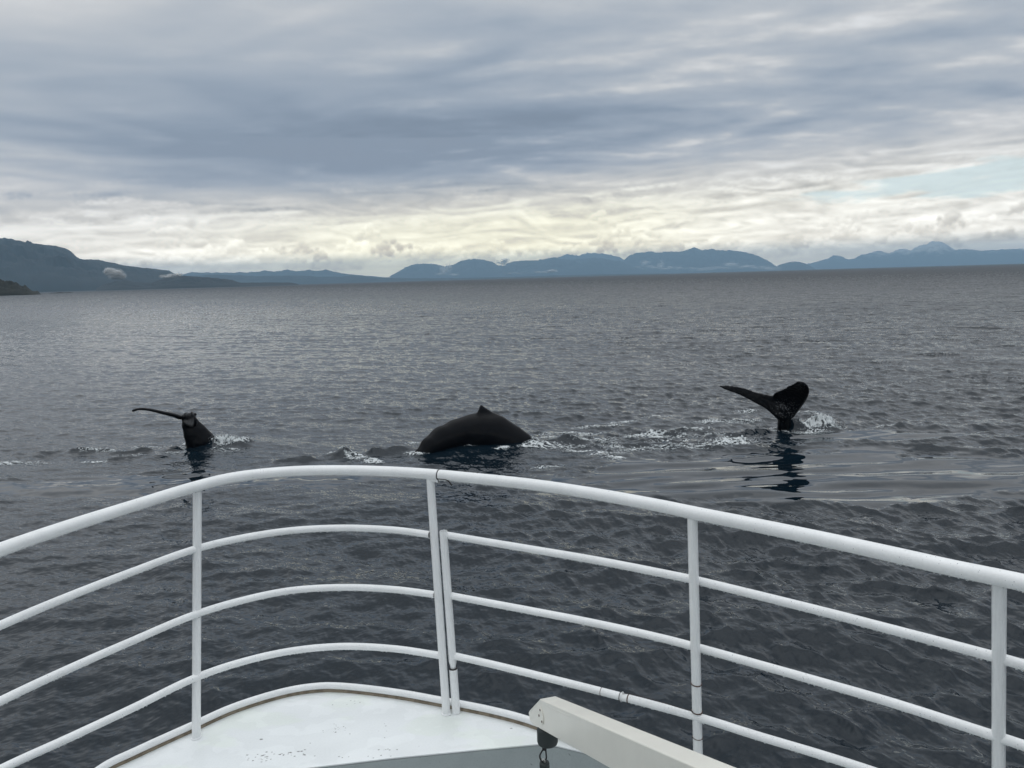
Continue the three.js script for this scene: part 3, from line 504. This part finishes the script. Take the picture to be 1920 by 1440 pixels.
// top rail in two lengths, split at the joint beside the middle post
const joint = curve(topLine), N = 400, split = (() => { let b = 0, best = 1e9, q = atHeight(821, 891.5, RAIL[0]); for (let i = 0; i <= N * 4; i++) { const d = joint.getPointAt(i / N / 4).distanceTo(q); if (d < best) { best = d; b = i / N / 4; } } return b; })();
const piece = (c, a, b, n) => Array.from({ length: n }, (_, i) => c.getPointAt(mix(a, b, i / (n - 1))));
const topA = piece(joint, 0, split - 0.0003, 90), topB = piece(joint, split + 0.0003, 1, 110);
tube('top_rail', topA, 0.0235, railPaint, railing); tube('top_rail', topB, 0.0235, railPaint, railing);
tube('rail_sleeve', piece(joint, split - 0.014, split + 0.010, 5), 0.019, railPaint, railing);
drops(topA, 0.0235, 260, railing, 5); drops(topB, 0.0235, 260, railing, 6);
midLine.forEach(([a, b], k) => { tube('mid_rail', a, 0.0155, railPaint, railing); tube('mid_rail', b, 0.0155, railPaint, railing); drops(a, 0.0155, 330, railing, 11 + k); drops(b, 0.0155, 330, railing, 21 + k); });
function pipe(name, A, B, r, mat, parent, open) {
  const d = B.clone().sub(A), g = new THREE.CylinderGeometry(r, r, d.length(), 24, 1, open); g.applyMatrix4(new THREE.Matrix4().compose(A.clone().add(B).multiplyScalar(0.5), new THREE.Quaternion().setFromUnitVectors(V(0, 1, 0), d.normalize()), V(1, 1, 1)));
  return add(name, g, mat, parent);
}
function ring(name, at, axis, r, t, mat, parent) { const g = new THREE.TorusGeometry(r, t, 10, 28); g.applyMatrix4(new THREE.Matrix4().compose(at, new THREE.Quaternion().setFromUnitVectors(V(0, 0, 1), axis.clone().normalize()), V(1, 1, 1))); return add(name, g, mat, parent); }
const PR = 0.0178;
const leftA = atHeight(368, 1383, DECK), leftB = atHeight(370, 914, RAIL[0] - 0.012);
pipe('post', leftA, leftB, PR, railPaint, railing);
const midA = atHeight(837, 1338, DECK), midB = atHeight(806.5, 894, RAIL[0] - 0.012);
pipe('post', midA, midB, PR, railPaint, railing);
const gateA = atHeight(855.5, 1336.5, DECK), gateS = gateA.clone().lerp(atHeight(832, 994, RAIL[1] + 0.024), 0.245), gateT = atHeight(831, 995.5, RAIL[1] + 0.024), gd = gateT.clone().sub(gateA).normalize();
pipe('post_socket', gateA, gateS, PR * 1.02, railPaint, railing);
ring('socket_gap', gateS.clone().addScaledVector(gd, 0.001), gd, PR * 0.82, 0.004, blackSteel, railing);
{ // removable post: open pipe with a tapered spigot at its foot
  const pts = [[0.011, 0.0], [0.0125, 0.014], [PR * 0.97, 0.034], [PR * 0.97, gateT.distanceTo(gateS)], [PR * 0.72, gateT.distanceTo(gateS)], [PR * 0.70, gateT.distanceTo(gateS) - 0.06]].map(([x, y]) => new THREE.Vector2(x, y));
  const g = new THREE.LatheGeometry(pts, 28); g.applyMatrix4(new THREE.Matrix4().compose(gateS, new THREE.Quaternion().setFromUnitVectors(V(0, 1, 0), gd), V(1, 1, 1))); g.computeVertexNormals();
  add('post', g, railPaint, railing);
}
const rightT = atHeight(1298, 966, RAIL[0] - 0.012), rightM = atHeight(1307, 1343, RAIL[3]), rightA = rightT.clone().lerp(rightM, (RAIL[0] - DECK) / (RAIL[0] - RAIL[3]));
pipe('post', rightA, rightT, PR, railPaint, railing);
const outT = atHeight(1873.5, 1084, RAIL[0] - 0.012), outM = atHeight(1872.5, 1382, RAIL[2]), outA = outT.clone().lerp(outM, (RAIL[0] - DECK) / (RAIL[0] - RAIL[2]));
pipe('post', outA, outT, PR, railPaint, railing);
for (const p of [leftA, midA, rightA, outA]) ring('post_foot', p.clone().setY(DECK + 0.002), V(0, 1, 0), PR + 0.001, 0.0035, railPaint, railing);
{ // clamps and wire on the right-hand post and its low rail
  const up = rightT.clone().sub(rightA).normalize(), at = (y) => { let b = rightA, best = 1e9; for (let i = 0; i <= 300; i++) { const p = rightA.clone().lerp(rightT, i / 300), d = p.clone().sub(camera.position), s = 720 - FPX * d.dot(CAMU) / d.dot(CAMF); if (Math.abs(s - y) < best) { best = Math.abs(s - y); b = p; } } return b; };
  for (const [y, t, m] of [[1282, 0.0022, rustSteel], [1334, 0.0022, rustSteel], [1381, 0.0012, rustSteel]]) ring('pipe_clamp', at(y), up.clone().add(V(0.08, 0, 0.06)), PR + 0.0008, t, m, railing);
  const low = curve(midR[2]), q = (u) => [low.getPointAt(u), low.getTangentAt(u)];
  for (const [u, t, m, k] of [[0.417, 0.0010, rustSteel, 1], [0.466, 0.0012, blackSteel, 1.12], [0.470, 0.0012, railPaint, 1.2], [0.486, 0.0022, rustSteel, 1]]) { const [p, d] = q(u); ring('pipe_clamp', p, d, 0.0157 * k, t, m, railing); }
  const [p0] = q(0.47), [p1] = q(0.492);
  tube('wire', [p0.clone().add(V(0, 0.018, 0.01)), p1.clone().add(V(0, 0.028, 0.012)), at(1334).clone().add(V(-0.018, 0.006, 0.012))], 0.0014, blackSteel, railing, 12);
}
{ // latch pin and seam at the top-rail joint
  const p = joint.getPointAt(split), d = joint.getTangentAt(split), side = V(p.x, 0, p.z).normalize().multiplyScalar(-1);
  ring('joint_seam', p, d, 0.0222, 0.0016, blackSteel, railing);
  const a = p.clone().addScaledVector(side, 0.0225).add(V(0, -0.012, 0));
  tube('latch_pin', [a.clone().addScaledVector(d, -0.012), a.clone().addScaledVector(d, 0.03).add(V(0, 0, 0)), a.clone().addScaledVector(d, 0.047).add(V(0, -0.008, 0)), a.clone().addScaledVector(d, 0.060).add(V(0, -0.024, 0))], 0.0026, blackSteel, railing, 20);
  tube('rail_bracket', [midB.clone().add(V(-0.002, -0.006, 0)), midB.clone().addScaledVector(d, 0.045).add(V(0, -0.010, 0))], 0.014, railPaint, railing, 6);
}
// toe rail pipe on its rusty seam, deck plate, coaming, hull
tube('toe_rail', toeLine, 0.0152, railPaint, boat);
tube('rust_seam', toeLine.map((p) => p.clone().setY(DECK + 0.003)), 0.0112, rust, boat);
const apexL = atHeight(1018, 1393.5, DECK), rearL = [atHeight(560, 1440.5, DECK), atHeight(735, 1420, DECK), atHeight(900, 1404, DECK)], apexR = atHeight(1036, 1395.5, DECK), rearR = atHeight(1106, 1412, DECK);
const slope = rearL[0].clone().sub(rearL[2]).normalize(), slopeR = rearR.clone().sub(apexR).normalize();
const rearLine = [rearL[0].clone().addScaledVector(slope, 0.9), ...rearL, apexL, apexR, rearR, rearR.clone().addScaledVector(slopeR, 0.32)];
const toeC = curve(toeLine), edge = piece(toeC, 0, 1, 160);
{
  const front = edge.filter((p) => p.z < -2.62), sh = new THREE.Shape(front.map((p) => new THREE.Vector2(p.x, -p.z)));
  // close the plate along its aft edge
  const pts = [...front.map((p) => new THREE.Vector2(p.x, -p.z)), ...rearLine.slice().reverse().map((p) => new THREE.Vector2(p.x, -p.z)).filter((p) => p.x > front[0].x && p.x < front[front.length - 1].x)];
  const g = new THREE.ExtrudeGeometry(new THREE.Shape(pts), { depth: 0.004, bevelEnabled: true, bevelThickness: 0.002, bevelSize: 0.002, bevelSegments: 2 });
  g.rotateX(-Math.PI / 2).translate(0, DECK - 0.006, 0);
  const p = g.attributes.position, uv = g.attributes.uv; for (let i = 0; i < p.count; i++) uv.setXY(i, (p.getX(i) + 2.2) / 3.2, (-p.getZ(i) - 2.3) / 1.6);
  const chips = []; const r = rng(44);
  const spot = (x, y, n, sx, sy, s) => { for (let k = 0; k < n; k++) { const q = atHeight(x + (r() + r() - 1) * sx, y + (r() + r() - 1) * sy, DECK); chips.push([(q.x + 2.2) / 3.2, (-q.z - 2.3) / 1.6, s * (0.4 + 0.9 * r()), 0.5 + 0.5 * r()]); } };
  spot(490, 1419, 26, 50, 12, 0.0032); spot(570, 1412, 7, 22, 8, 0.0042); spot(535, 1414, 8, 20, 4, 0.004); spot(628, 1364, 16, 30, 10, 0.0022); spot(490, 1387, 1, 1, 1, 0.005); spot(720, 1406, 6, 40, 5, 0.003); spot(838, 1341, 7, 12, 3, 0.005); spot(958, 1366, 1, 1, 1, 0.004); spot(700, 1380, 14, 150, 30, 0.0018); spot(650, 1320, 6, 60, 10, 0.0024); spot(700, 1418, 8, 120, 4, 0.003);
  const S = 1536, cells = new Map();
  const map = colorMap(S, S / 2, (u, v) => {
    const big = fbm(u * 7 + 3, v * 5, 4), patch = sm(0.10, 0.16, fbm(u * 11 + 8, v * 8, 3, nz2)), fine = nz2(u * 240, v * 120);
    let a = 232 + 6 * big + 5 * patch + 2.2 * fine, b = a + 4, c = a + 4; const y = sm(0.15, 0.35, fbm(u * 4 + 1, v * 3 + 6, 4)); a -= 2 * y; c -= 5 * y;
    for (const [cu, cv, s, k] of chips) { const du = (u - cu) * 3.2, dv = (v - cv) * 1.6; if (Math.abs(du) > 0.03 || Math.abs(dv) > 0.03) continue; const d = 1.25 * Math.hypot(du * 0.6, dv) + 0.0016 * nz(u * 900, v * 500); if (d < s) { const m = k * sm(s, s * 0.6, d); a = mix(a, 74, m); b = mix(b, 72, m); c = mix(c, 70, m); } }
    const sc = (x0, y0, x1, y1) => { };
    return [a, b, c];
  });
  map.wrapS = map.wrapT = THREE.ClampToEdgeWrapping;
  add('deck', g, new THREE.MeshPhysicalMaterial({ map, roughness: 0.30, clearcoat: 0.8, clearcoatRoughness: 0.07 }), boat);
}
const greyPaint = new THREE.MeshPhysicalMaterial({ roughness: 0.45, map: colorMap(512, 512, (u, v) => { const n = 6 * fbm(u * 5, v * 5, 4) + 3 * nz2(u * 80, v * 80), s = nz(u * 40, v * 40) > 0.9 ? -40 : 0; return [164 + n + s, 172 + n + s, 172 + n + s]; }) });
function wall(name, line, drop, mat, lean = 0) {
  const pos = [], uv = [], idx = []; let L = 0;
  line.forEach((p, i) => { if (i) L += p.distanceTo(line[i - 1]); pos.push(p.x, DECK - 0.007, p.z, p.x, DECK - drop, p.z + lean); uv.push(L, 0, L, drop); if (i) { const a = i * 2; idx.push(a - 2, a - 1, a, a, a - 1, a + 1); } });
  const g = new THREE.BufferGeometry(); g.setAttribute('position', new THREE.Float32BufferAttribute(pos, 3)); g.setAttribute('uv', new THREE.Float32BufferAttribute(uv, 2)); g.setIndex(idx); return add(name, g.toNonIndexed(), mat, boat).geometry.computeVertexNormals();
}
wall('coaming', rearLine.map((p) => p.clone().add(V(0, 0, 0.004))), 0.72, greyPaint);
{ // well deck behind the foredeck, and the flared hull
  const sh = new THREE.Shape(edge.map((p) => new THREE.Vector2(p.x * 0.985, -p.z * 0.985)));
  const g = new THREE.ShapeGeometry(sh); g.rotateX(-Math.PI / 2).translate(0, DECK - 0.72, 0); add('well_deck', g, greyPaint, boat);
  const stem = V(-0.75, 0, -1.2), pos = [], idx = [], rows = 8;
  edge.forEach((p, i) => { for (let r = 0; r < rows; r++) { const t = r / (rows - 1), k = 1 - 0.45 * Math.pow(t, 0.7); pos.push(mix(stem.x, p.x, k) , mix(DECK - 0.002, -0.6, t), mix(stem.z + 1.2, p.z, k)); if (i && r) { const a = i * rows + r, b = a - rows; idx.push(b - 1, b, a - 1, a - 1, b, a); } } });
  const h = new THREE.BufferGeometry(); h.setAttribute('position', new THREE.Float32BufferAttribute(pos, 3)); h.setIndex(idx); h.computeVertexNormals();
  add('hull', h, new THREE.MeshPhysicalMaterial({ color: rgb(0.72, 0.74, 0.75), roughness: 0.3 }), boat);
}

/* ------------------------------------------------------------------ crane boom lying down over the foredeck */
const beige = new THREE.MeshPhysicalMaterial({ roughness: 0.36, clearcoat: 0.3, clearcoatRoughness: 0.3, map: colorMap(512, 512, (u, v) => { const n = 4 * fbm(u * 6, v * 6, 4) + 2 * nz2(u * 120, v * 120); return [232 + n, 230 + n, 220 + n]; }) });
{
  const boom = tag(group('crane_boom'), 'beige square crane boom slanting over the foredeck edge', 'crane boom');
  const az = -15.6 * Math.PI / 180, el = 22.4 * Math.PI / 180, b = V(Math.sin(az) * Math.cos(el), -Math.sin(el), -Math.cos(az) * Math.cos(el)), s = b.clone().cross(V(0, 1, 0)).normalize(), n = s.clone().cross(b);
  const d0 = dirOf(1012, 1313), P0 = camera.position.clone().addScaledVector(d0, 2.68 / -d0.z);
  const w = 0.066, h = 0.098, L = 1.9, B = new THREE.Matrix4().makeBasis(b.clone().negate(), n, s.clone().negate()); B.setPosition(P0);
  // side outline in the plane of the boom: x runs back from the tip, y down from the top edge
  const inv = B.clone().invert(), side = (x, y) => { const p = atDepth(x, y, P0, s, 0).applyMatrix4(inv); return [p.x, p.y]; }, k0 = side(999, 1357.5);
  const o = new THREE.Shape([[0, 0], [L, 0], [L, k0[1]], k0, side(993.5, 1350), side(991.5, 1336.5), side(993.5, 1333)].map(([x, y]) => new THREE.Vector2(x, y)));
  const g = new THREE.ExtrudeGeometry(o, { depth: w - 0.012, bevelEnabled: true, bevelThickness: 0.006, bevelSize: 0.004, bevelSegments: 3 }); g.translate(0, 0, -w + 0.006); g.applyMatrix4(B);
  add('beam', g, beige, boom);
  const onSide = (x, y, out) => V(x, y, out).applyMatrix4(B), axis = s.clone().negate();
  const pc = side(1015, 1341.5), plateAt = onSide(pc[0], pc[1], 0.0005), plate = pipe('pivot_plate', plateAt, plateAt.clone().addScaledVector(axis, 0.003), 0.031, beige, boom);
  for (const [x, y] of [[0.006, 0.020], [-0.019, -0.002], [0.010, -0.020]]) { const q = onSide(pc[0] + x, pc[1] + y, 0.003); pipe('screw', q, q.clone().addScaledVector(axis, 0.0022), 0.0042, rustSteel, plate); }
  const lip = onSide(0.10, -0.010, 0.0), lip2 = onSide(0.36, -0.010, 0); pipe('weld_bead', lip.addScaledVector(axis, -0.0005), lip2.addScaledVector(axis, -0.0005), 0.0016, beige, boom);
  // rubber bumper under the tip
  const bc = atDepth(1017, 1379, P0, V(0, 0, -1), 0.02).addScaledVector(s, 0.02), rubber = new THREE.MeshStandardMaterial({ color: rgb(0.022, 0.030, 0.030), roughness: 0.55 });
  const prof = [[0, -0.040], [0.030, -0.040], [0.037, -0.036], [0.0395, -0.028], [0.0395, 0.020], [0.030, 0.034], [0, 0.034]].map(([x, y]) => new THREE.Vector2(x, y)), bg = new THREE.LatheGeometry(prof, 40); bg.computeVertexNormals(); bg.translate(bc.x, bc.y + 0.002, bc.z + 0.0);
  add('rubber_bumper', bg, rubber, boom);
  // swivel, wire eye and hook below it
  const hook = tag(group('lifting_hook'), 'black wire eye and steel shackle hanging below the boom tip', 'hook');
  const hy = bc.y - 0.038, hx = bc.x - 0.012, hz = bc.z + 0.002;
  pipe('swivel', V(hx, hy + 0.002, hz), V(hx - 0.001, hy - 0.022, hz), 0.0085, blackSteel, hook);
  tube('wire_eye', [[0, -0.014], [-0.012, -0.030], [-0.019, -0.048], [-0.014, -0.064], [-0.002, -0.068], [0.005, -0.058], [0.005, -0.036], [0.003, -0.014]].map(([x, y]) => V(hx + x, hy + y, hz + 0.002)), 0.0030, blackSteel, hook, 60);
  tube('shackle', [[-0.010, -0.062], [-0.006, -0.058], [-0.002, -0.064], [-0.001, -0.074]].map(([x, y]) => V(hx + x, hy + y, hz + 0.006)), 0.0040, new THREE.MeshStandardMaterial({ color: rgb(0.55, 0.55, 0.54), roughness: 0.3, metalness: 0.9 }), hook, 30);
  const bl = new THREE.LatheGeometry([[0, 0], [0.017, 0], [0.019, -0.006], [0.019, -0.07], [0.012, -0.085], [0, -0.085]].map(([x, y]) => new THREE.Vector2(x, y)), 28); bl.computeVertexNormals(); bl.translate(hx - 0.002, hy - 0.070, hz + 0.004); add('hook_block', bl, rubber, hook);
}

renderer.render(scene, camera);
